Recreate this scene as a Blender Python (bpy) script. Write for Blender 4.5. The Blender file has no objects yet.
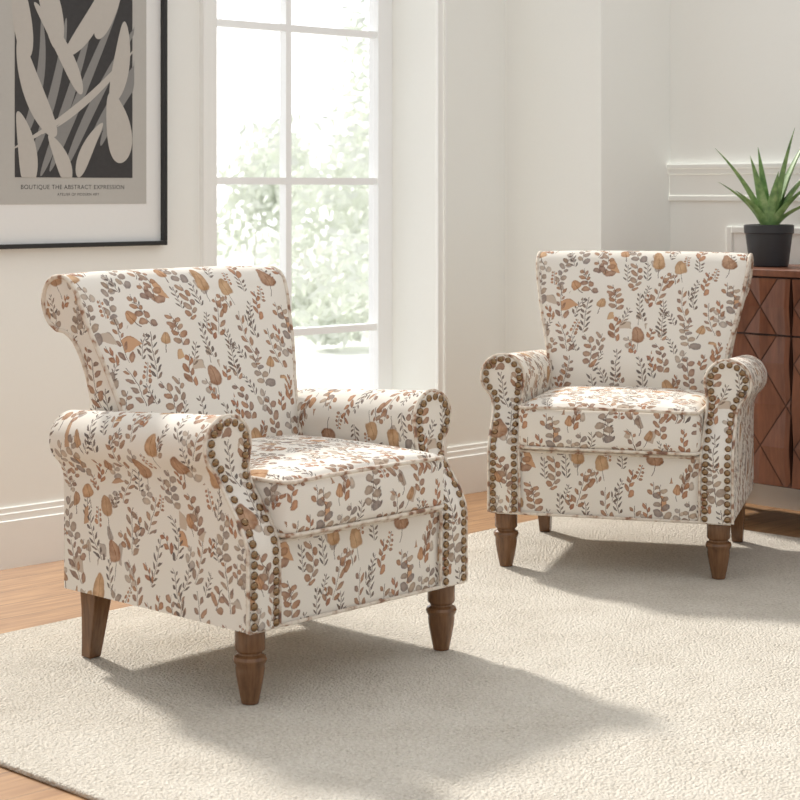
import bpy, bmesh, math, random
from mathutils import Vector, Matrix
random.seed(7)
scene = bpy.context.scene
COL = scene.collection
CAMH = 1.05; F = 1800.0
FZ = -.012   # wood floor level (rug top is z=0)

# ------------------------------------------------------------------ helpers
class MB:
    def __init__(s): s.v=[]; s.f=[]; s.uv=[]; s.mi=[]
    def face(s, idx, uvs, mi=0):
        s.f.append(tuple(idx)); s.uv.append([tuple(u) for u in uvs]); s.mi.append(mi)
    def grid(s, P, UV, mi=0, closed=False):
        n=len(P); m=len(P[0]); b=len(s.v)
        for r in P:
            for p in r: s.v.append(tuple(p))
        for i in range(n-1):
            for j in range(m-1):
                a=b+i*m+j
                s.face((a,a+1,a+m+1,a+m),(UV[i][j],UV[i][j+1],UV[i+1][j+1],UV[i+1][j]),mi)
    def poly(s, P, UV, mi=0):
        b=len(s.v); s.v.extend([tuple(p) for p in P]); s.face(range(b,b+len(P)),UV,mi)
    def box(s, x0,x1,y0,y1,z0,z1, mi=0, off=(0,0)):
        b=len(s.v)
        c=[(x0,y0,z0),(x1,y0,z0),(x1,y1,z0),(x0,y1,z0),(x0,y0,z1),(x1,y0,z1),(x1,y1,z1),(x0,y1,z1)]
        s.v.extend(c)
        for q,ax in (((0,3,2,1),2),((4,5,6,7),2),((0,1,5,4),1),((2,3,7,6),1),((1,2,6,5),0),((3,0,4,7),0)):
            uv=[]
            for k in q:
                x,y,z=c[k]
                uv.append(((x,y),(x,z),(y,z))[{2:0,1:1,0:2}[ax]])
            s.face([b+k for k in q],[(u+off[0],w+off[1]) for u,w in uv],mi)
    def tube(s, path, r, closed=False, n=8, mi=0, cap=True):
        path=[Vector(p) for p in path]; N=len(path); b=len(s.v); L=0; ls=[]
        up=None
        for i,p in enumerate(path):
            if closed: t=path[(i+1)%N]-path[i-1]
            else: t=path[min(i+1,N-1)]-path[max(i-1,0)]
            t.normalize()
            if up is None:
                up=Vector((0,0,1)) if abs(t.z)<.8 else Vector((1,0,0))
            a=t.cross(up); 
            if a.length<1e-6: a=t.orthogonal()
            a.normalize(); c=a.cross(t); up=c
            if i: L+=(p-path[i-1]).length
            ls.append(L)
            rr=r[i] if isinstance(r,(list,tuple)) else r
            for k in range(n):
                th=2*math.pi*k/n
                s.v.append(tuple(p+rr*(math.cos(th)*a+math.sin(th)*c)))
        M=N if closed else N-1
        for i in range(M):
            i2=(i+1)%N
            for k in range(n):
                k2=(k+1)%n
                l2=ls[i2] if i2 else ls[i]+.01
                s.face((b+i*n+k,b+i*n+k2,b+i2*n+k2,b+i2*n+k),
                       ((ls[i],k*.003),(ls[i],k*.003+.003),(l2,k*.003+.003),(l2,k*.003)),mi)
        if not closed and cap:
            s.face([b+k for k in range(n)],[(0,0)]*n,mi)
            s.face([b+(N-1)*n+k for k in range(n)],[(0,0)]*n,mi)
    def lathe(s, prof, n=32, cx=0, cy=0, mi=0):
        b=len(s.v)
        for r,z in prof:
            for k in range(n):
                th=2*math.pi*k/n
                s.v.append((cx+r*math.cos(th),cy+r*math.sin(th),z))
        for i in range(len(prof)-1):
            for k in range(n):
                k2=(k+1)%n
                s.face((b+i*n+k,b+i*n+k2,b+(i+1)*n+k2,b+(i+1)*n+k),((k/n,prof[i][1]),)*4,mi)
        s.face([b+k for k in range(n)],[(0,0)]*n,mi)
        s.face([b+(len(prof)-1)*n+k for k in range(n)],[(0,0)]*n,mi)
    def build(s, name, mats, parent=None, smooth=True, angle=40, bevel=0, merge=0):
        me=bpy.data.meshes.new(name); me.from_pydata(s.v,[],s.f)
        uvl=me.uv_layers.new(name="UVMap"); k=0
        flat=[c for f in s.uv for u in f for c in u]
        uvl.data.foreach_set("uv",flat)
        if not isinstance(mats,(list,tuple)): mats=[mats]
        for m in mats: me.materials.append(m)
        me.polygons.foreach_set("material_index",s.mi)
        bm=bmesh.new(); bm.from_mesh(me)
        if merge: bmesh.ops.remove_doubles(bm,verts=bm.verts,dist=merge)
        bmesh.ops.recalc_face_normals(bm,faces=bm.faces)
        bm.to_mesh(me); bm.free()
        if smooth:
            me.polygons.foreach_set("use_smooth",[True]*len(me.polygons))
            me.set_sharp_from_angle(angle=math.radians(angle))
        me.update()
        o=bpy.data.objects.new(name,me); COL.objects.link(o)
        if parent: o.parent=parent
        if bevel:
            b=o.modifiers.new("bevel",'BEVEL'); b.width=bevel; b.segments=3; b.limit_method='ANGLE'; b.angle_limit=math.radians(50)
        return o

def empty(name, loc, rz, label, category, **kw):
    e=bpy.data.objects.new(name,None); e.empty_display_size=.1
    e.location=loc; e.rotation_euler=(0,0,rz); COL.objects.link(e)
    e["label"]=label; e["category"]=category
    for k,v in kw.items(): e[k]=v
    return e

def smooth01(t): t=max(0,min(1,t)); return t*t*(3-2*t)
def resample(P, n=None, step=None, closed=False):
    P=[Vector(p) for p in P]
    if closed: P=P+[P[0]]
    L=[0]
    for i in range(1,len(P)): L.append(L[-1]+(P[i]-P[i-1]).length)
    T=L[-1]
    if n is None: n=max(2,int(round(T/step))+ (0 if closed else 1))
    out=[]; 
    for k in range(n):
        d=T*k/(n if closed else n-1)
        i=1
        while i<len(L)-1 and L[i]<d: i+=1
        seg=L[i]-L[i-1]
        t=(d-L[i-1])/seg if seg>0 else 0
        out.append(P[i-1].lerp(P[i],t))
    return out
def catmull(P, per=6, closed=False):
    P=[Vector(p) for p in P]; N=len(P); out=[]
    rng=N if closed else N-1
    for i in range(rng):
        if closed: p0,p1,p2,p3=P[i-1],P[i],P[(i+1)%N],P[(i+2)%N]
        else: p0,p1,p2,p3=P[max(i-1,0)],P[i],P[i+1],P[min(i+2,N-1)]
        for k in range(per):
            t=k/per
            out.append(.5*((2*p1)+(-p0+p2)*t+(2*p0-5*p1+4*p2-p3)*t*t+(-p0+3*p1-3*p2+p3)*t**3))
    if not closed: out.append(P[-1])
    return out

# ------------------------------------------------------------------ materials
class NT:
    def __init__(s,name):
        s.mat=bpy.data.materials.new(name); s.mat.use_nodes=True
        s.nt=s.mat.node_tree; s.bsdf=s.nt.nodes["Principled BSDF"]; s.out=s.nt.nodes["Material Output"]
    def node(s,t,**kw):
        n=s.nt.nodes.new(t)
        for k,v in kw.items(): setattr(n,k,v)
        return n
    def put(s,sock,v):
        if v is None: return
        if isinstance(v,bpy.types.NodeSocket): s.nt.links.new(v,sock)
        else: sock.default_value=v
    def m(s,op,a,b=None,c=None,clamp=False):
        n=s.node('ShaderNodeMath',operation=op); n.use_clamp=clamp
        s.put(n.inputs[0],a); s.put(n.inputs[1],b)
        if c is not None: s.put(n.inputs[2],c)
        return n.outputs[0]
    def mix(s,f,a,b,mode='MIX'):
        n=s.node('ShaderNodeMix',data_type='RGBA',blend_type=mode)
        s.put(n.inputs[0],f); s.put(n.inputs[6],a); s.put(n.inputs[7],b)
        return n.outputs[2]
    def ramp(s,f,stops,interp='LINEAR'):
        n=s.node('ShaderNodeValToRGB'); cr=n.color_ramp; cr.interpolation=interp
        while len(cr.elements)<len(stops): cr.elements.new(.5)
        for e,(p,c) in zip(cr.elements,stops): e.position=p; e.color=(*c,1)
        s.put(n.inputs[0],f); return n.outputs[0]
    def coords(s,which='Object'):
        return s.node('ShaderNodeTexCoord').outputs[which]
    def mapping(s,v,scale=(1,1,1),rot=(0,0,0),loc=(0,0,0)):
        n=s.node('ShaderNodeMapping'); s.put(n.inputs[0],v)
        n.inputs['Scale'].default_value=scale; n.inputs['Rotation'].default_value=rot; n.inputs['Location'].default_value=loc
        return n.outputs[0]
    def noise(s,v,scale,detail=3,rough=.5,out=0):
        n=s.node('ShaderNodeTexNoise'); s.put(n.inputs['Vector'],v)
        n.inputs['Scale'].default_value=scale; n.inputs['Detail'].default_value=detail; n.inputs['Roughness'].default_value=rough
        return n.outputs[out]
    def bump(s,h,strength=.3,dist=.002):
        n=s.node('ShaderNodeBump'); n.inputs['Strength'].default_value=strength; n.inputs['Distance'].default_value=dist
        s.put(n.inputs['Height'],h); s.nt.links.new(n.outputs[0],s.bsdf.inputs['Normal'])
    def fin(s,col,rough=.6,metal=0,spec=None):
        s.put(s.bsdf.inputs['Base Color'],col if not isinstance(col,tuple) else (*col,1))
        s.put(s.bsdf.inputs['Roughness'],rough); s.bsdf.inputs['Metallic'].default_value=metal
        if spec is not None: s.bsdf.inputs['Specular IOR Level'].default_value=spec
        return s.mat

def paint(name,col,rough=.6,var=.02,bump=.05,scale=60,metal=0,spec=None):
    t=NT(name); v=t.coords()
    n=t.noise(v,scale,3)
    c=t.mix(n,(*[max(0,x*(1-var)) for x in col],1),(*[min(1,x*(1+var)) for x in col],1))
    if bump: t.bump(n,bump,.001)
    return t.fin(c,rough,metal,spec)

def wood(name,dark,light,scale=(3,30,30),rough=.4,ax=None):
    t=NT(name); v=t.mapping(t.coords(),scale=scale)
    n=t.noise(v,2.5,5,.6)
    n2=t.noise(v,9,3)
    f=t.m('ADD',t.m('MULTIPLY',n,.8),t.m('MULTIPLY',n2,.3))
    c=t.ramp(f,[(.3,dark),(.7,light)])
    t.bump(f,.08,.001)
    return t.fin(c,rough)

def fabric():
    t=NT("floral_linen"); m=t.m
    uv=t.node('ShaderNodeUVMap').outputs[0]
    sep=t.node('ShaderNodeSeparateXYZ'); t.put(sep.inputs[0],uv)
    wob=t.noise(uv,30,3,.55,out=1)
    ws=t.node('ShaderNodeSeparateXYZ'); t.put(ws.inputs[0],wob)
    big=t.noise(uv,5.5,1,.5,out=1)
    wb=t.node('ShaderNodeSeparateXYZ'); t.put(wb.inputs[0],big)
    def warp(i):
        return m('ADD',m('ADD',sep.outputs[i],m('MULTIPLY',m('SUBTRACT',ws.outputs[i],.5),.015)),m('MULTIPLY',m('SUBTRACT',wb.outputs[i],.5),.06))
    U=warp(0); V=warp(1)
    water=t.noise(uv,50,3,.6)
    base=t.mix(t.noise(uv,500,2),(.80,.745,.66,1),(.885,.835,.755,1))
    state={'c':base}
    def wn(a,b,c):
        cx=t.node('ShaderNodeCombineXYZ'); t.put(cx.inputs[0],a); t.put(cx.inputs[1],b); t.put(cx.inputs[2],c)
        n=t.node('ShaderNodeTexWhiteNoise',noise_dimensions='3D'); t.put(n.inputs[0],cx.outputs[0])
        s=t.node('ShaderNodeSeparateColor'); t.put(s.inputs[0],n.outputs['Color'])
        return s.outputs[0],s.outputs[1],s.outputs[2],n.outputs['Value']
    def lattice(cw,ch,ox,oy,seed,grot=0,ang=.7,jx=.12,jy=.2):
        g=math.radians(grot); cg,sg=math.cos(g),math.sin(g)
        U2=m('ADD',m('MULTIPLY',U,cg),m('MULTIPLY',V,sg))
        V2=m('SUBTRACT',m('MULTIPLY',V,cg),m('MULTIPLY',U,sg))
        px=m('ADD',m('DIVIDE',U2,cw),ox); col=m('FLOOR',px)
        st=m('MULTIPLY',m('FLOORED_MODULO',col,2.0),.5)
        py=m('ADD',m('ADD',m('DIVIDE',V2,ch),st),oy); row=m('FLOOR',py)
        r1,r2,r3,r4=wn(col,row,seed)
        _,_,_,kk=wn(col,row,seed+21.7)
        x=m('MULTIPLY',m('ADD',m('SUBTRACT',m('SUBTRACT',px,col),.5),m('MULTIPLY',m('SUBTRACT',r1,.5),jx)),cw)
        y=m('MULTIPLY',m('ADD',m('SUBTRACT',m('SUBTRACT',py,row),.5),m('MULTIPLY',m('SUBTRACT',r2,.5),jy)),ch)
        an=m('ADD',m('MULTIPLY',m('SUBTRACT',r3,.5),ang),g*.6)
        cs=m('COSINE',an); sn=m('SINE',an)
        xr=m('SUBTRACT',m('MULTIPLY',x,cs),m('MULTIPLY',y,sn))
        yr=m('ADD',m('MULTIPLY',x,sn),m('MULTIPLY',y,cs))
        xb=m('ADD',xr,m('MULTIPLY',m('MULTIPLY',m('SUBTRACT',r1,.5),9.0),m('MULTIPLY',yr,yr)))
        return dict(col=col,row=row,r1=r1,r2=r2,r3=r3,k=kk,xb=xb,yr=yr,ax=m('ABSOLUTE',xb),side=m('SIGN',xb),seed=seed)
    def layer(lt,lo,hi,kind,pal,H=.045,p=.018,L=.010,W=.0045,a=.009,phi=42,alpha=.95,stem=(.14,.08,.055),rnd=False,wl=.26):
        xb,yr,ax,side,col,row,r1,r2,r3=[lt[q] for q in ('xb','yr','ax','side','col','row','r1','r2','r3')]
        presm=m('MULTIPLY',m('GREATER_THAN',lt['k'],lo),m('LESS_THAN',lt['k'],hi))
        if kind=='sprig':
            yy=m('ADD',m('DIVIDE',m('ADD',yr,H),p),m('MULTIPLY',side,.22))
            idx=m('FLOOR',yy); fy=m('MULTIPLY',m('SUBTRACT',m('SUBTRACT',yy,idx),.5),p)
            N=round(2*H/p)
            gate=m('MULTIPLY',m('GREATER_THAN',idx,-.5),m('LESS_THAN',idx,N-.5))
            k1,k2,k3,_=wn(m('ADD',col,m('MULTIPLY',idx,7.31)),m('ADD',row,m('MULTIPLY',side,3.17)),lt['seed']+.5)
            s=m('SUBTRACT',m('ADD',.88,m('MULTIPLY',k2,.34)),m('MULTIPLY',idx,.42/N))
            dx=m('SUBTRACT',m('DIVIDE',ax,s),a)
            dy=m('DIVIDE',fy,s)
            c,sv=math.cos(math.radians(phi)),math.sin(math.radians(phi))
            al=m('ADD',m('MULTIPLY',dx,c),m('MULTIPLY',dy,sv))
            pe=m('SUBTRACT',m('MULTIPLY',dy,c),m('MULTIPLY',dx,sv))
            q=m('DIVIDE',al,L); q=m('MULTIPLY',q,q)
            w=m('DIVIDE',m('ABSOLUTE',pe),W)
            if rnd: w=m('MULTIPLY',w,w)
            d=m('ADD',q,w)
            leaf=m('MULTIPLY',m('MULTIPLY',m('SUBTRACT',1.0,d),4.0,clamp=True),gate)
            edge=d
            sm=m('MULTIPLY',m('LESS_THAN',ax,.0008),m('LESS_THAN',m('ABSOLUTE',yr),H*1.05))
            sel=m('ADD',m('MULTIPLY',k1,.7),m('MULTIPLY',r3,.3))
        else:
            yo=m('SUBTRACT',yr,H*.22)
            q=m('DIVIDE',xb,W); q=m('MULTIPLY',q,q)
            yn=m('DIVIDE',yo,L)
            q=m('MULTIPLY',q,m('ADD',1.05,m('MULTIPLY',yn,.80)))
            # notch where the stalk joins, pointed tip
            d=m('ADD',q,m('MULTIPLY',yn,yn))
            leaf=m('MULTIPLY',m('SUBTRACT',1.0,d),5.0,clamp=True)
            edge=m('SUBTRACT',m('ADD',d,m('MULTIPLY',m('LESS_THAN',ax,.0008),.9)),.2)
            sm=m('MULTIPLY',m('LESS_THAN',ax,.0010),m('MULTIPLY',m('LESS_THAN',yo,L*.6),m('GREATER_THAN',yr,-H)))
            sel=r1
        cramp=t.ramp(sel,pal,'LINEAR')
        wash=m('ADD',m('MULTIPLY',water,1.1),m('MULTIPLY',m('SUBTRACT',edge,.5),.35))
        wash=m('MULTIPLY',m('SUBTRACT',wash,.25),1.9,clamp=True)
        cc=t.mix(wash,t.mix(wl,cramp,(.86,.68,.50,1)),t.mix(.38,cramp,(.05,.025,.02,1)))
        af=m('MULTIPLY',m('MULTIPLY',leaf,presm),alpha)
        c1=t.mix(m('MULTIPLY',m('MULTIPLY',sm,presm),.85),state['c'],(*stem,1))
        state['c']=t.mix(af,c1,cc)
    MAUVE=[(0,(.21,.13,.11)),(.3,(.35,.19,.13)),(.6,(.43,.19,.08)),(.8,(.40,.27,.19)),(1,(.20,.12,.10))]
    DARK=[(0,(.030,.028,.038)),(.5,(.08,.055,.055)),(1,(.18,.10,.06))]
    RUST=[(0,(.34,.085,.030)),(.5,(.48,.18,.06)),(1,(.25,.12,.07))]
    TAN=[(0,(.50,.20,.055)),(.5,(.54,.29,.11)),(1,(.34,.13,.05))]
    GREY=[(0,(.29,.23,.20)),(.35,(.46,.33,.23)),(.7,(.22,.18,.18)),(1,(.38,.25,.16))]
    A_=lattice(.072,.108,.13,.31,3.1,grot=7)
    B_=lattice(.072,.108,.63,.56,9.7,grot=7,jx=.25,ang=1.1)
    C_=lattice(.083,.096,.27,.05,5.9,grot=-11,jx=.3,ang=1.2)
    layer(C_,.0,.34,'sprig',GREY,p=.022,H=.022,L=.0108,W=.0080,a=.0096,phi=40,rnd=True,alpha=.75,wl=.4)
    layer(C_,.34,.56,'sprig',DARK,p=.0135,H=.027,L=.0082,W=.0028,a=.0072,phi=50)
    layer(C_,.56,.76,'sprig',MAUVE,p=.020,H=.020,L=.0098,W=.0050,a=.0085,phi=50)
    layer(C_,.76,.95,'big',GREY,H=.028,L=.0150,W=.0095,alpha=.8,wl=.3)
    layer(B_,.0,.22,'sprig',RUST,p=.021,H=.021,L=.0105,W=.0056,a=.0062,phi=62)
    layer(B_,.22,.48,'sprig',DARK,p=.0140,H=.028,L=.0085,W=.0030,a=.0074,phi=50)
    layer(B_,.48,.68,'sprig',MAUVE,p=.022,H=.022,L=.0105,W=.0070,a=.0092,phi=44,rnd=True)
    layer(B_,.68,.80,'big',TAN,H=.030,L=.0175,W=.0125,alpha=.92)
    layer(B_,.80,.95,'sprig',RUST,p=.0105,H=.021,L=.0045,W=.0042,a=.0070,phi=30,rnd=True)
    layer(A_,.0,.22,'sprig',GREY,p=.0238,H=.0476,L=.0124,W=.0092,a=.0112,phi=36,rnd=True,alpha=.9,wl=.25)
    layer(A_,.22,.40,'sprig',MAUVE,p=.0240,H=.048,L=.0130,W=.0068,a=.0114,phi=48)
    layer(A_,.40,.54,'sprig',DARK,p=.0160,H=.048,L=.0104,W=.0038,a=.0090,phi=50)
    layer(A_,.54,.66,'sprig',RUST,p=.0240,H=.036,L=.0130,W=.0070,a=.0072,phi=66)
    layer(A_,.66,.80,'sprig',MAUVE,p=.0230,H=.046,L=.0120,W=.0082,a=.0106,phi=42,rnd=True)
    layer(A_,.80,1.01,'big',TAN,H=.046,L=.0270,W=.0215,alpha=.93,wl=.3)
    weave=t.noise(t.mapping(uv,scale=(1,.25,1)),1400,1)
    weave2=t.noise(t.mapping(uv,scale=(.25,1,1)),1400,1)
    soft=t.noise(uv,8,2)
    h=m('ADD',m('ADD',weave,weave2),m('MULTIPLY',soft,10.0))
    t.bump(h,.5,.0024)
    return t.fin(state['c'],.85,spec=.2)

def piping_mat():
    t=NT("linen_piping"); v=t.coords()
    n=t.noise(v,42,2,.5); f=t.noise(v,400,2)
    c=t.ramp(n,[(.44,(.72,.65,.555)),(.56,(.58,.48,.39)),(.62,(.34,.19,.12)),(.72,(.20,.12,.09))])
    t.bump(f,.3,.001)
    return t.fin(c,.85,spec=.2)

def rug_mat():
    t=NT("woven_wool"); v=t.coords()
    vo=t.node('ShaderNodeTexVoronoi'); t.put(vo.inputs['Vector'],v); vo.inputs['Scale'].default_value=170
    n=t.noise(v,130,3,.7); big=t.noise(v,7,3)
    h=t.m('ADD',t.m('MULTIPLY',vo.outputs['Distance'],-1.4),t.m('MULTIPLY',n,.7))
    c=t.ramp(t.m('ADD',t.m('MULTIPLY',n,.75),t.m('MULTIPLY',big,.25)),[(.32,(.46,.41,.335)),(.46,(.70,.645,.56)),(.66,(.83,.785,.70))])
    c=t.mix(t.m('MULTIPLY',vo.outputs['Distance'],.42),c,(.36,.31,.24,1))
    t.bump(h,1.0,.0045)
    return t.fin(c,.95,spec=.1)

def floor_mat():
    t=NT("oak_planks"); v=t.coords()
    b=t.node('ShaderNodeTexBrick'); t.put(b.inputs['Vector'],v)
    b.inputs['Scale'].default_value=1; b.inputs['Brick Width'].default_value=1.3; b.inputs['Row Height'].default_value=.13
    b.inputs['Mortar Size'].default_value=.0018; b.inputs['Mortar Smooth'].default_value=.2
    b.inputs['Color1'].default_value=(.33,.175,.072,1); b.inputs['Color2'].default_value=(.46,.26,.115,1); b.inputs['Mortar'].default_value=(.12,.06,.025,1)
    g=t.noise(t.mapping(v,scale=(1.2,18,1)),3.5,6,.65)
    c=t.mix(.85,b.outputs[0],t.ramp(g,[(.35,(.50,.40,.32)),(.65,(1,1,1))]),'MULTIPLY')
    t.bump(t.m('ADD',t.m('MULTIPLY',b.outputs['Fac'],-1.0),t.m('MULTIPLY',g,.15)),.3,.002)
    return t.fin(c,.45)

M_FAB=fabric()
M_PIPE=piping_mat()
FP=[M_FAB,M_PIPE]
M_LEG=wood("walnut_leg",(.075,.034,.014),(.205,.10,.044),(20,20,3),.24)
M_NAIL=paint("antique_brass",(.26,.17,.095),.13,.35,.0,200,metal=1)
M_WALL=paint("wall_paint",(.865,.87,.83),.8,.01,.03,90)
M_TRIM=paint("white_trim",(.875,.88,.85),.5,.01,.02,40)
M_WIN=paint("window_white",(.90,.91,.91),.4,.01,.0,40)
M_RUG=rug_mat(); M_FLOOR=floor_mat()
M_BLACK=paint("black_frame",(.012,.012,.012),.35,.2,0,30)
M_MAT=paint("mat_board",(.80,.80,.78),.8,.01,0,80)
M_PAPER=paint("print_paper",(.47,.455,.42),.8,.03,0,80)
M_DARK=paint("charcoal_ink",(.045,.043,.043),.8,.2,0,80)
M_GREY=paint("grey_ink",(.24,.235,.225),.8,.05,0,80)
M_BEIGE=paint("beige_ink",(.49,.46,.415),.8,.04,0,80)
M_CAB=wood("walnut_cabinet",(.095,.030,.014),(.215,.076,.035),(12,12,2),.38)
M_CAB2=wood("walnut_cabinet_dark",(.035,.012,.007),(.08,.028,.014),(12,12,2),.45)
M_POT=paint("black_ceramic",(.022,.023,.026),.45,.1,.05,60)
M_SOIL=paint("soil",(.03,.02,.015),.95,.5,.8,150)
def aloe_mat():
    t=NT("aloe_leaf"); v=t.coords()
    n=t.noise(v,45,3)
    c=t.ramp(n,[(.3,(.09,.18,.06)),(.55,(.18,.30,.10)),(.8,(.33,.43,.20))])
    return t.fin(c,.42)
M_ALOE=aloe_mat()
M_BARK=paint("hazed_bark",(.74,.74,.69),.9,.1,.2,30)  # trunk colour bleached to paint in the bright haze outdoors
M_FOL=paint("hazed_foliage",(.785,.815,.74),.8,.06,0,4)  # distance haze is put into the leaf colour by paling it
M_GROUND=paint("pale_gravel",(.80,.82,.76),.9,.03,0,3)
def glass():
    t=NT("window_glass")
    tr=t.node('ShaderNodeBsdfTransparent'); gl=t.node('ShaderNodeBsdfGlossy'); gl.inputs['Roughness'].default_value=.02
    mx=t.node('ShaderNodeMixShader'); mx.inputs[0].default_value=.04
    t.put(mx.inputs[1],tr.outputs[0]); t.put(mx.inputs[2],gl.outputs[0]); t.put(t.out.inputs[0],mx.outputs[0])
    return t.mat
M_GLASS=glass()

# ------------------------------------------------------------------ armchair
def build_chair():
    root=empty("armchair",(0,0,0),0,"rolled-arm accent armchair in cream floral leaf-print fabric with nailhead trim and turned wooden legs","armchair")
    YB=.612; ZB=.155
    def yf(z): return .085*smooth01((z-.31)/.17)
    cx,cz,R=.314,.5235,.062
    outer=[(.335,ZB),(.335,.25),(.335,.33),(.336,.40),(.338,.440),(.345,.465)]
    circ=[]
    a0=math.radians(-55); a1=math.radians(200)
    for k in range(29):
        a=a0+(a1-a0)*k/28; circ.append((cx+R*math.cos(a),cz+R*math.sin(a)))
    inner=[(.258,.482),(.259,.455),(.255,.41),(.251,.35),(.248,.25),(.248,ZB)]
    prof=[Vector((x,z)) for x,z in outer+circ+inner]
    prof=resample(prof,n=90)
    L=[0]
    for i in range(1,len(prof)): L.append(L[-1]+(prof[i]-prof[i-1]).length)
    for sgn in (-1,1):
        mb=MB(); NJ=12; P=[];UV=[]
        for i,p in enumerate(prof):
            r=[];u=[]
            for j in range(NJ+1):
                t=j/NJ; y0=yf(p.y); y=y0+t*(YB-y0)
                wgt=smooth01((p.y-.36)/.12)
                zz=p.y-.032*t*wgt
                bul=.003*math.sin(math.pi*min(1,t*1.0))*wgt
                xx=p.x+(bul if p.x>cx else -bul*.5)
                r.append((sgn*xx,y,zz)); u.append((sgn*y+ (.37 if sgn>0 else 0), L[i]+.1))
            P.append(r);UV.append(u)
        mb.grid(P,UV)
        mb.poly([r[-1] for r in P],[(r[-1][0],r[-1][2]) for r in P])
        top=max(range(len(prof)),key=lambda i:prof[i].y)
        oa=resample(prof[:top+1],n=40); ib=resample(list(reversed(prof[top:])),n=40)
        P=[];UV=[]
        for a,b in zip(oa,ib):
            r=[];u=[]
            for c in range(7):
                t=c/6; q=a.lerp(b,t); d=.006*(1-(2*t-1)**4)
                r.append((sgn*q.x,yf(q.y)-d,q.y)); u.append((sgn*q.x+.13,q.y+.05))
            P.append(r);UV.append(u)
        mb.grid(P,UV)
        mb.tube([(sgn*p.x,yf(p.y)-.001,p.y) for p in prof],.0042,mi=1)
        arm=mb.build("arm",FP,root)
        ins=[]
        for i in range(len(prof)):
            tg=(prof[min(i+1,len(prof)-1)]-prof[max(i-1,0)]).normalized()
            nrm=Vector((-tg.y,tg.x))
            ins.append(prof[i]+nrm*.0135)
        ins=[p for p in ins if p.y>ZB+.010]
        pts=resample(ins,step=.0210)
        if not hasattr(build_chair,"nail"):
            nb=MB(); pr=[]
            for k in range(6):
                a=math.pi/2*k/5; pr.append((.0088*math.cos(a)+.00001,.0064*math.sin(a)))
            nb.lathe(pr,14)
            tmp=nb.build("nailhead",M_NAIL,None,angle=80); build_chair.nail=tmp.data
            bpy.data.objects.remove(tmp)
        for p in pts:
            o=bpy.data.objects.new("nailhead",build_chair.nail); COL.objects.link(o); o.parent=arm
            sl=(yf(p.y+.005)-yf(p.y-.005))/.01
            n=Vector((0,-1,sl)).normalized()
            o.rotation_euler=n.to_track_quat('Z','Y').to_euler()
            o.location=(sgn*p.x,yf(p.y)-.0050,p.y)
    # seat base
    mb=MB()
    X=.249
    P=[];UV=[]
    for i in range(9):
        z=ZB+(.333-ZB)*i/8; r=[];u=[]
        for j in range(21):
            x=-X+2*X*j/20; r.append((x,.008-.006*math.sin(math.pi*i/8)*(1-(x/X)**4),z)); u.append((x+.61,z+.4))
        P.append(r);UV.append(u)
    mb.grid(P,UV)
    mb.box(-X,X,.012,.60,ZB-.002,.331,off=(.2,.3))
    mb.tube([(-.33,.0,ZB),(-.1,.0,ZB),(.1,.0,ZB),(.33,.0,ZB)],.004,mi=1)
    mb.tube([(-X,.003,.328),(0,.003,.328),(X,.003,.328)],.0042,mi=1)
    mb.build("seat_base",FP,root)
    # cushion
    mb=MB(); n=22; x0,x1,y0,y1,z0,z1=-.249,.249,-.024,.475,.333,.456; r=.026
    cxx,cyy,czz=(x0+x1)/2,(y0+y1)/2,(z0+z1)/2; hx,hy,hz=(x1-x0)/2,(y1-y0)/2,(z1-z0)/2
    def mapc(a,b,c):
        p=Vector((a*hx,b*hy,c*hz)); q=Vector((max(-hx+r,min(hx-r,p.x)),max(-hy+r,min(hy-r,p.y)),max(-hz+r,min(hz-r,p.z))))
        d=p-q
        if d.length>1e-9: p=q+d.normalized()*r
        bul=(1-a*a)*(1-b*b)
        p.z+= (.022 if c>0 else 0)*abs(c)*bul**.6
        if abs(b)>.9 : p.y+= .010*b*(1-a*a)*(1-c*c)
        return (cxx+p.x,cyy+p.y,czz+p.z)
    lin=[math.sin(math.pi/2*(-1+2*i/n))*.25+(-1+2*i/n)*.75 for i in range(n+1)]
    for ax in range(3):
        for sg in (-1,1):
            P=[];UV=[]
            for a in lin:
                rr=[];uu=[]
                for b in lin:
                    c=[0,0,0]; c[ax]=sg; c[(ax+1)%3]=a; c[(ax+2)%3]=b
                    p=mapc(*c); rr.append(p)
                    uu.append({0:(p[1]+.3,p[2]+.7),1:(p[0]+.9,p[2]+.22),2:(p[0]+.15,p[1]+.33)}[ax])
                P.append(rr);UV.append(uu)
            mb.grid(P,UV)
    def rrect(z,o):
        pts=[]; rc=.026
        for (sx,sy,a0) in ((1,-1,-90),(1,1,0),(-1,1,90),(-1,-1,180)):
            for k in range(7):
                a=math.radians(a0+90*k/6)
                pts.append((cxx+sx*(hx-rc)+(rc+o)*math.cos(a),cyy+sy*(hy-rc)+(rc+o)*math.sin(a),z))
        out=[]
        for i in range(len(pts)):
            a=Vector(pts[i]); b=Vector(pts[(i+1)%len(pts)])
            for k in range(6 if (b-a).length>.1 else 1):
                q=a.lerp(b,k/6)
                if abs(q.y-(cyy-hy-o))<.002: q.y-=.007*(1-((q.x-cxx)/hx)**2)
                q.z+= (.005*(1-((q.x-cxx)/hx)**2) if z>.4 else 0)
                out.append(q)
        return out
    mb.tube(rrect(.449,-.003),.0046,closed=True,mi=1)
    mb.tube(rrect(.341,-.003),.0046,closed=True,mi=1)
    mb.build("seat_cushion",FP,root,merge=.0002,angle=60)
    # backrest
    key=[(.44,ZB),(.445,.40),(.466,.49),(.500,.58),(.536,.67),(.566,.742),(.584,.792),(.603,.832),(.636,.855),(.682,.853),(.716,.828),(.731,.788),(.722,.750),(.695,.728),(.660,.722),(.630,.695),(.606,.62),(.604,.52),(.612,.40),(.614,.30),(.615,ZB)]
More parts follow.
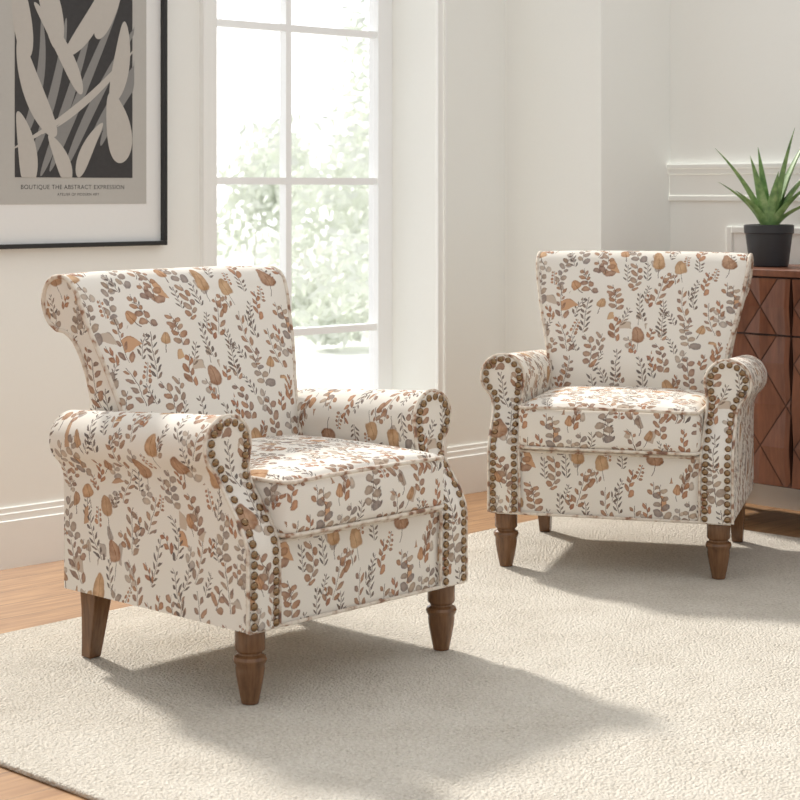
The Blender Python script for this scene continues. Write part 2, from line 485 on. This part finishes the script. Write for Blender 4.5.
    pr=[Vector(k) for k in catmull([Vector((a,b)) for a,b in key],5)]
    L=[0]
    for i in range(1,len(pr)): L.append(L[-1]+(pr[i]-pr[i-1]).length)
    def w(z):
        if z<.42: return .252
        return .252+.072*smooth01((z-.42)/.46)
    ns=28; mb=MB(); P=[];UV=[]
    cs=[math.copysign(1-(1-abs(-1+2*k/ns))**1.25,-1+2*k/ns) for k in range(ns+1)]
    apex=key.index((.636,.855))*5
    for i,p in enumerate(pr):
        tg=(pr[min(i+1,len(pr)-1)]-pr[max(i-1,0)]).normalized()
        nrm=Vector((-tg.y,tg.x))
        r=[];u=[]
        for c in cs:
            W=w(p.y)
            if i<apex: fr=smooth01((p.y-.42)/.1)*(1-.8*smooth01((p.y-.74)/.09))
            else: fr=.2
            d=.022*fr*(1-c**4)-.004*smooth01((abs(c)-.96)/.04)
            q=p+nrm*d
            wing=-.012*(abs(c)**4)*smooth01((p.y-.5)/.2)
            r.append((c*W,q.x+wing,q.y)); u.append((c*W+.47,L[i]+.02))
        P.append(r);UV.append(u)
    mb.grid(P,UV)
    for e in (0,-1):
        mb.poly([row[e] for row in P],[(row[e][1]+.2,row[e][2]+.6) for row in P])
        path=[Vector(row[e]) for row in P]
        path=[q for q in path if q.z>.40]
        mb.tube(path,.0055,mi=1)
    mb.build("backrest",FP,root,angle=55)
    # legs
    for sx in (-1,1):
        mb=MB()
        prof=[(.0305,.157),(.0315,.150),(.0315,.112),(.0295,.108),(.0255,.105),(.0255,.101),(.033,.097),(.0355,.091),(.034,.085),(.0305,.080),(.0305,.072),(.0295,.060),(.0265,.042),(.0225,.022),(.0195,.008),(.0185,.002),(.0175,0)]
        mb.lathe(list(reversed(prof)),36)
        o=mb.build("leg",M_LEG,root,angle=35); o.location=(sx*.294,.038,0)
    for sx in (-1,1):
        mb=MB()
        rings=[(.016,0,.02),(.019,.05,.012),(.023,.11,.004),(.027,.157,0)]
        for h,z,dy in rings:
            for (a,c) in ((-1,-1),(1,-1),(1,1),(-1,1)): mb.v.append((a*h,c*h+dy,z))
        for i in range(3):
            for k in range(4):
                k2=(k+1)%4; mb.face((i*4+k,i*4+k2,i*4+4+k2,i*4+4+k),((0,0),)*4)
        mb.face((0,1,2,3),((0,0),)*4); mb.face((12,13,14,15),((0,0),)*4)
        o=mb.build("leg",M_LEG,root,angle=35,bevel=.003); o.location=(sx*.292,.55,0)
    return root

def copy_tree(o,parent=None):
    c=o.copy(); COL.objects.link(c)
    if parent: c.parent=parent
    for ch in list(o.children): copy_tree(ch,c)
    return c

chair=build_chair()
chair2=copy_tree(chair)
chair.location=(-.0785,3.872,.001); chair.rotation_euler=(0,0,math.radians(47.0))
chair2.location=(.568,4.91,.001); chair2.rotation_euler=(0,0,math.radians(-16.3))
chair["label"]="floral leaf-print armchair with nailhead trim, beside the window and framed print"
chair2["label"]="floral leaf-print armchair with nailhead trim, in front of the wooden cabinet"
for c in (chair,chair2): c["group"]="matching floral armchairs on the rug"

# ------------------------------------------------------------------ room (local frame s,q,z)
W0=Vector((-.972,5.178,0)); TH=math.radians(43)
RM=Matrix.Translation(W0)@Matrix.Rotation(TH,4,'Z')
def room(o): o.matrix_world=RM; return o
def struct(o): o["kind"]="structure"; return room(o)
def Sof(px): r=(px-400)/F; return (r*5.178+.972)/(.731-.682*r)
def Zof(px,py): return CAMH-(py-190)*(5.178+.682*Sof(px))/F
HT=2.5
mb=MB()
mb.box(-4.6,.547,0,.3,FZ,HT); mb.box(1.495,2.215,0,.3,FZ,HT); mb.box(.547,1.495,0,.3,FZ,.2); mb.box(.547,1.495,0,.3,2.3,HT)
struct(mb.build("wall_left",M_WALL,smooth=False))
mb=MB(); mb.box(1.843,2.215,-.45,0,FZ,HT); struct(mb.build("wall_corner",M_WALL,smooth=False))
mb=MB(); mb.box(2.215,2.40,-4.5,.3,FZ,HT); struct(mb.build("wall_right",M_WALL,smooth=False))
mb=MB(); mb.box(-4.6,2.4,-5.4,.3,-.08,FZ); struct(mb.build("floor",M_FLOOR,smooth=False))
def bb(mb,x0,x1,y0,y1,nx,ny):
    for z0,z1,t in ((FZ,.122,.016),(.122,.142,.011),(.142,.158,.007)):
        if nx: mb.box(x0-t,x0,y0,y1,z0,z1)
        else: mb.box(x0,x1,y0-t,y0,z0,z1)
mb=MB(); bb(mb,-4.6,.487,0,0,0,1); bb(mb,1.53,1.843,0,0,0,1); struct(mb.build("baseboard_left",M_TRIM,smooth=False,bevel=.002))
mb=MB(); bb(mb,1.843,0,-.45,0,1,0); bb(mb,1.827,2.215,-.45,0,0,1); struct(mb.build("baseboard_corner",M_TRIM,smooth=False,bevel=.002))
mb=MB(); bb(mb,2.215,0,-4.5,-.466,1,0); struct(mb.build("baseboard_right",M_TRIM,smooth=False,bevel=.002))
mb=MB()
for a,b in ((.487,.547),(1.495,1.53)):
    mb.box(a,b,-.014,0,FZ,2.36)
mb.box(.487,.499,-.024,-.014,FZ,2.36); mb.box(1.519,1.53,-.024,-.014,FZ,2.36)
mb.box(.487,1.53,-.014,0,2.3,2.36); mb.box(.547,1.495,-.014,0,.14,.2)
struct(mb.build("trim_1",M_TRIM,smooth=False,bevel=.002))
mb=MB()
for z0,z1,t in ((1.125,1.14,.022),(1.105,1.125,.014),(1.03,1.105,.006),(1.012,1.03,.010)):
    mb.box(2.215-t,2.215,-4.5,-.45,z0,z1)
struct(mb.build("trim_2",M_WALL,smooth=False,bevel=.002))
mb=MB()
def frame_mould(y0,y1,z0,z1,wd=.022,t=.010):
    mb.box(2.215-t,2.215,y0,y0+wd,z0,z1); mb.box(2.215-t,2.215,y1-wd,y1,z0,z1)
    mb.box(2.215-t,2.215,y0+wd,y1-wd,z0,z0+wd); mb.box(2.215-t,2.215,y0+wd,y1-wd,z1-wd,z1)
frame_mould(-2.3,-.70,.26,.925)
struct(mb.build("trim_3",M_WALL,smooth=False,bevel=.003))
mb=MB(); y0,y1=.218,.268
zb,zt=.2,2.3
mb.box(.547,.624,y0,y1,zb,zt); mb.box(1.428,1.495,y0,y1,zb,zt)
mb.box(.624,1.428,y0,y1,zb,zb+.07); mb.box(.624,1.428,y0,y1,zt-.07,zt)
mb.box(1.017,1.041,y0+.008,y1-.008,zb+.07,zt-.07)
for z in (.57,1.08,1.594,2.1):
    h=.012
    mb.box(.624,1.017,y0+.008,y1-.008,z-h,z+h); mb.box(1.041,1.428,y0+.008,y1-.008,z-h,z+h)
mb.box(.624,1.428,y0+.024,y0+.028,zb+.07,zt-.07,mi=1)
struct(mb.build("window_1",[M_WIN,M_GLASS],smooth=False))

# ------------------------------------------------------------------ artwork
art=empty("framed_artwork",RM@Vector((-.012,0,.885)),TH,"black-framed abstract leaf cut-out print with white mat hanging on the wall","picture frame")
ax0,ax1,az0,az1=-.365,.361,.881,1.90
def loc(o): o.parent=art; return o
mb=MB(); fw=.013
for b in ((ax0,ax1,az0,az0+fw),(ax0,ax1,az1-fw,az1),(ax0,ax0+fw,az0+fw,az1-fw),(ax1-fw,ax1,az0+fw,az1-fw)):
    mb.box(b[0],b[1],-.030,-.001,b[2]-.881,b[3]-.881)
loc(mb.build("frame",M_BLACK,smooth=False,bevel=.0015))
mb=MB(); mb.box(ax0+fw,ax1-fw,-.012,-.002,fw,az1-fw-.881); loc(mb.build("mat_board",M_MAT,smooth=False))
mb=MB()
pz=Zof(144,205)
mb.box(-.20,Sof(147),-.0135,-.0122,pz-.881,1.80-.881,mi=0)
dx0,dx1,dz0,dz1=Sof(16),Sof(133),Zof(80,179),1.70
mb.box(dx0,dx1,-.0145,-.0136,dz0-.881,dz1-.881,mi=1)
def pp(px,py): return (Sof(px),Zof(80,py)-.881)
def leafpoly(cx,cy,L,W,ang,mi,yy,bend=0,n=22):
    pts=[]
    a=math.radians(ang)
    for k in range(n*2):
        t=math.pi*k/n
        u=math.cos(t)*L; v=math.sin(t)*W*(1-.25*math.cos(t))+bend*(u/L)**2
        x=cx+u*math.cos(a)-v*math.sin(a); y=cy-(u*math.sin(a)+v*math.cos(a))
        s,z=pp(x,y); s=max(dx0-.012,min(dx1+.006,s)); z=max(dz0-.881,min(z,dz1-.881))
        pts.append((s,yy,z))
    mb.poly(pts,[(0,0)]*len(pts),mi)
yy=-.0147
for k in range(7):     # broad curved bands sweeping up the sheet
    leafpoly(40+k*15,88+(k%3)*6,92-abs(k-3)*9,4.2,80-k*4,2,yy-.00005*k,bend=9-k*3)
yy-=.0004
for k in range(4):     # second set crossing the first diagonally
    leafpoly(62+k*13,120-k*10,58,1.8,38+k*3,3,yy-.00005*k,bend=5)
yy-=.0003
for q in ((22,18,46,9,98,0),(48,-2,56,10,107,6),(33,92,52,10,110,-5),(28,152,38,9,98,4),(62,50,50,7,118,4),(92,22,44,8,62,5),
          (112,-4,46,9,72,0),(122,62,42,8,82,3),(119,128,36,12,98,3),(100,-60,40,10,110,0),(40,-90,50,12,80,5),(80,-100,45,9,60,0),(62,160,26,7,112,3),(88,150,30,6,66,-3)):
    yy-=.00006
    leafpoly(q[0],q[1],q[2],q[3],q[4],3,yy,q[5])
loc(mb.build("print",[M_PAPER,M_DARK,M_GREY,M_BEIGE],smooth=False))
def text(body,size,x,z):
    cu=bpy.data.curves.new("caption",'FONT'); cu.body=body; cu.size=size; cu.align_x='CENTER'; cu.space_character=1.1
    o=bpy.data.objects.new("tmp",cu); COL.objects.link(o)
    dg=bpy.context.evaluated_depsgraph_get(); dg.update()
    me=bpy.data.meshes.new_from_object(o.evaluated_get(dg)); bpy.data.objects.remove(o)
    me.materials.clear(); me.materials.append(M_DARK)
    t=bpy.data.objects.new("caption",me); COL.objects.link(t); t.parent=art
    t.rotation_euler=(math.pi/2,0,0); t.location=(x,-.0138,z-.881)
text("BOUTIQUE THE ABSTRACT EXPRESSION",.0178,(Sof(22)+Sof(125))/2,Zof(80,190.5))
text("ATELIER OF MODERN ART",.011,(Sof(50)+Sof(108))/2,Zof(80,197))

# ------------------------------------------------------------------ rug
mb=MB(); mb.box(1.92,4.80,.9,3.6,FZ+.0003,0)
rug=mb.build("area_rug",M_RUG,smooth=False,bevel=.005)
rug.rotation_euler=(0,0,math.radians(47))
rug["label"]="light beige textured woven wool area rug on the wood floor"; rug["category"]="rug"

# ------------------------------------------------------------------ cabinet
cab=empty("cabinet",RM@Vector((0,0,0)),TH,"reddish walnut sideboard with carved diamond relief doors against the wall","cabinet")
cs0,cs1=1.815,2.195; cq0,cq1=-2.25,-.73; cz0,cz1=.132,.782
mb=MB(); mb.box(cs0+.018,cs1,cq0,cq1,cz0,cz1); mb.build("body",M_CAB2,cab,smooth=False,bevel=.002)
mb=MB(); mb.box(cs0-.006,cs1,cq0-.012,cq1+.012,cz1,cz1+.022); mb.build("top",M_CAB,cab,smooth=False,bevel=.003)
for sx,sy in ((cs0+.05,cq0+.03),(cs0+.05,cq1-.03),(cs1-.05,cq0+.03),(cs1-.05,cq1-.03)):
    mb=MB(); mb.lathe([(.013,FZ),(.016,.03),(.022,.1),(.024,cz0+.0005)],20,sx,sy); mb.build("leg",M_CAB2,cab)
step=(cq1-cq0-.008)/3
def clip(poly,fn):
    out=[]
    for i in range(len(poly)):
        a,b=poly[i-1],poly[i]; fa,fb=fn(a),fn(b)
        if (fa>=0)!=(fb>=0):
            t=fa/(fa-fb); out.append(a.lerp(b,t))
        if fb>=0: out.append(b)
    return out
def carved(name,q0,q1,z0,z1,parent,dw,dh,oz=0,oq=0):
    mb=MB(); mb.box(cs0+.006,cs0+.018,q0,q1,z0,z1,mi=1)
    g=.0026
    for i in range(-1,int((q1-q0)/dw*2)+3):
        for j in range(-1,int((z1-z0)/dh*2)+3):
            if (i+j)%2: continue
            cq=q0+oq+i*dw/2; cz=z0+oz+j*dh/2
            hw=dw/2-g; hh=dh/2-g*dh/dw
            base=cs0+.0040
            T=Vector((base,cq,cz+hh)); B=Vector((base,cq,cz-hh)); Lf=Vector((base,cq-hw,cz)); Rt=Vector((base,cq+hw,cz))
            C=Vector((base-.0105,cq,cz))
            for face in ((Lf,T,C),(T,Rt,C),(Rt,B,C),(B,Lf,C)):
                poly=[p.copy() for p in face]
                for fn in (lambda p:p.y-q0-.003,lambda p:q1-.003-p.y,lambda p:p.z-z0-.002,lambda p:z1-.002-p.z):
                    if poly: poly=clip(poly,fn)
                if len(poly)>=3: mb.poly(poly,[(0,0)]*len(poly),0)
    return mb.build(name,[M_CAB,M_CAB2],parent,smooth=False)
for d in range(3):
    q1=cq1-.004-d*step; q0=q1-step+.005
    carved("drawer",q0,q1,.6025,cz1-.004,cab,.19,.26,oz=.085,oq=.02)
    carved("door",q0,q1,cz0+.004,.600,cab,.19,.26,oz=.12,oq=.02)

# ------------------------------------------------------------------ plant
pp_=RM@Vector((2.0,-1.022,cz1+.022))
plant=empty("potted_aloe",pp_,0,"spiky green aloe plant in a black pot on the cabinet","plant")
mb=MB(); mb.lathe([(.058,0),(.062,.004),(.068,.05),(.075,.105),(.079,.108),(.080,.133),(.074,.135),(.072,.118)],40)
mb.build("pot",M_POT,plant,angle=35)
mb=MB(); mb.lathe([(.0725,.112),(.0725,.119),(.03,.124),(.004,.125)],24); mb.build("soil",M_SOIL,plant)
mb=MB()
def aleaf(dirx,diry,h,curl,wid):
    n=12; path=[];hor=Vector((dirx,diry,0)); hl=hor.length; hn=hor.normalized() if hl>0 else Vector((1,0,0))
    sd=Vector((-hn.y,hn.x,0))
    rings=[]
    for i in range(n+1):
        t=i/n
        p=Vector((hn.x*.012,hn.y*.012,.115))+hor*(t**(1+curl))+Vector((0,0,h*(t-.12*curl*t*t*t)))
        rings.append(p)
    b=len(mb.v)
    for i,p in enumerate(rings):
        t=i/n; wv=1.12*wid*(1-t**1.6)*(.85+.4*min(1,t*4)*(1-t*.3))+.0006
        tg=(rings[min(i+1,n)]-rings[max(i-1,0)]).normalized(); nr=sd.cross(tg)
        inn=nr if nr.dot(hn)<0 else -nr
        for q in (sd*wv+inn*wv*.3, inn*wv*.0, -sd*wv+inn*wv*.3, -sd*wv*.6-inn*wv*.45, -inn*wv*.6, sd*wv*.6-inn*wv*.45):
            mb.v.append(tuple(p+q))
    for i in range(n):
        for k in range(6):
            k2=(k+1)%6
            mb.face((b+i*6+k,b+i*6+k2,b+i*6+6+k2,b+i*6+6+k),((0,0),)*4)
for spec in ((.065,-.03,.345,.35,.018),(-.165,-.02,.28,.45,.015),(-.145,.04,.17,.6,.014),(-.06,-.04,.25,.3,.018),(.015,-.05,.20,.4,.018),
             (.17,.0,.25,.5,.017),(.12,-.08,.17,.6,.016),(-.11,-.06,.14,.6,.015),
             (.13,.06,.32,.4,.016),(-.02,.04,.28,.3,.016),(.17,-.04,.12,.8,.014)):
    aleaf(*spec)
mb.build("leaves",M_ALOE,plant,angle=70)

# ------------------------------------------------------------------ outdoors
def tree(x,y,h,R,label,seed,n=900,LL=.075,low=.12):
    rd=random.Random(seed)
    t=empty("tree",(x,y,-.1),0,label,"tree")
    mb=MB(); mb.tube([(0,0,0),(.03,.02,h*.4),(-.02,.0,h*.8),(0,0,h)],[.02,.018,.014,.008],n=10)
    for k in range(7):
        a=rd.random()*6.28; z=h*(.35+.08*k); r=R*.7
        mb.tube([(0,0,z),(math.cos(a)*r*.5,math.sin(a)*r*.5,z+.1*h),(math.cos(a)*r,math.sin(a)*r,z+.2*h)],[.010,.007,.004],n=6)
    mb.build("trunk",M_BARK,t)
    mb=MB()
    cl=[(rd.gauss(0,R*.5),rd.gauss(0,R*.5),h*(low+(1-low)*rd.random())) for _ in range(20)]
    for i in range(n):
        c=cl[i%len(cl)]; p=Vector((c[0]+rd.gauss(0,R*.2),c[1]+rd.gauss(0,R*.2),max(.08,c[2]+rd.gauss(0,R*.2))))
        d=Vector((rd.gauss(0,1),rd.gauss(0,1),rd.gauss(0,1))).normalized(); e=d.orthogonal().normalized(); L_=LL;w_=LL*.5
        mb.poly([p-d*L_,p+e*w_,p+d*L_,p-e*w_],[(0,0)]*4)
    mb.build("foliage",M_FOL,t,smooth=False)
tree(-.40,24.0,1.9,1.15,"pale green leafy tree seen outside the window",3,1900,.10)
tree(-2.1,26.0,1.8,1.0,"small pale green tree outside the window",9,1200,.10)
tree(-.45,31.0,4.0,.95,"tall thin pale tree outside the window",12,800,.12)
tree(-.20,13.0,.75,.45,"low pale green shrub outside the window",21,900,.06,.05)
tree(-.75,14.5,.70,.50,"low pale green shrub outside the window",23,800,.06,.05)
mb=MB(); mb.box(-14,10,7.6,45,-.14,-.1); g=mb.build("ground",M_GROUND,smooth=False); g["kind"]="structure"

# ------------------------------------------------------------------ lights
w=bpy.data.worlds.new("World"); scene.world=w; w.use_nodes=True
wt=w.node_tree; bg=wt.nodes["Background"]
tc=wt.nodes.new('ShaderNodeTexCoord'); sp=wt.nodes.new('ShaderNodeSeparateXYZ'); wt.links.new(tc.outputs['Generated'],sp.inputs[0])
mr=wt.nodes.new('ShaderNodeMapRange'); mr.interpolation_type='SMOOTHSTEP'
mr.inputs[1].default_value=-.2; mr.inputs[2].default_value=.9; mr.inputs[3].default_value=.82; mr.inputs[4].default_value=2.8
wt.links.new(sp.outputs[1],mr.inputs[0]); wt.links.new(mr.outputs[0],bg.inputs[1])
bg.inputs[0].default_value=(.985,.99,1,1)
sl=bpy.data.lights.new("sun",'SUN'); sl.energy=4.3; sl.angle=math.radians(5); sl.color=(1,.965,.91)
so=bpy.data.objects.new("sun",sl); COL.objects.link(so)
d=Vector((.54*.80,-.84*.80,-.60)); so.rotation_euler=d.to_track_quat('-Z','Y').to_euler(); so.location=(-3,9,6)
blk=bpy.data.collections.new("sun_shadow_casters")
for o in list(COL.objects):
    if o.type=='MESH' and not (o.name.startswith(("wall_","window_","trim_","frame","mat_board","print","caption","ground","baseboard"))):
        blk.objects.link(o)
so.light_linking.blocker_collection=blk

# ------------------------------------------------------------------ camera
cam=bpy.data.cameras.new("camera"); co=bpy.data.objects.new("camera",cam); COL.objects.link(co)
co.location=(0,0,CAMH); co.rotation_euler=(math.pi/2,0,0)
cam.sensor_width=36; cam.lens=81; cam.shift_y=-210/800; cam.clip_end=200
cam.dof.use_dof=True; cam.dof.focus_distance=4.5; cam.dof.aperture_fstop=8
scene.camera=co
scene.view_settings.view_transform='Standard'; scene.view_settings.look='None'
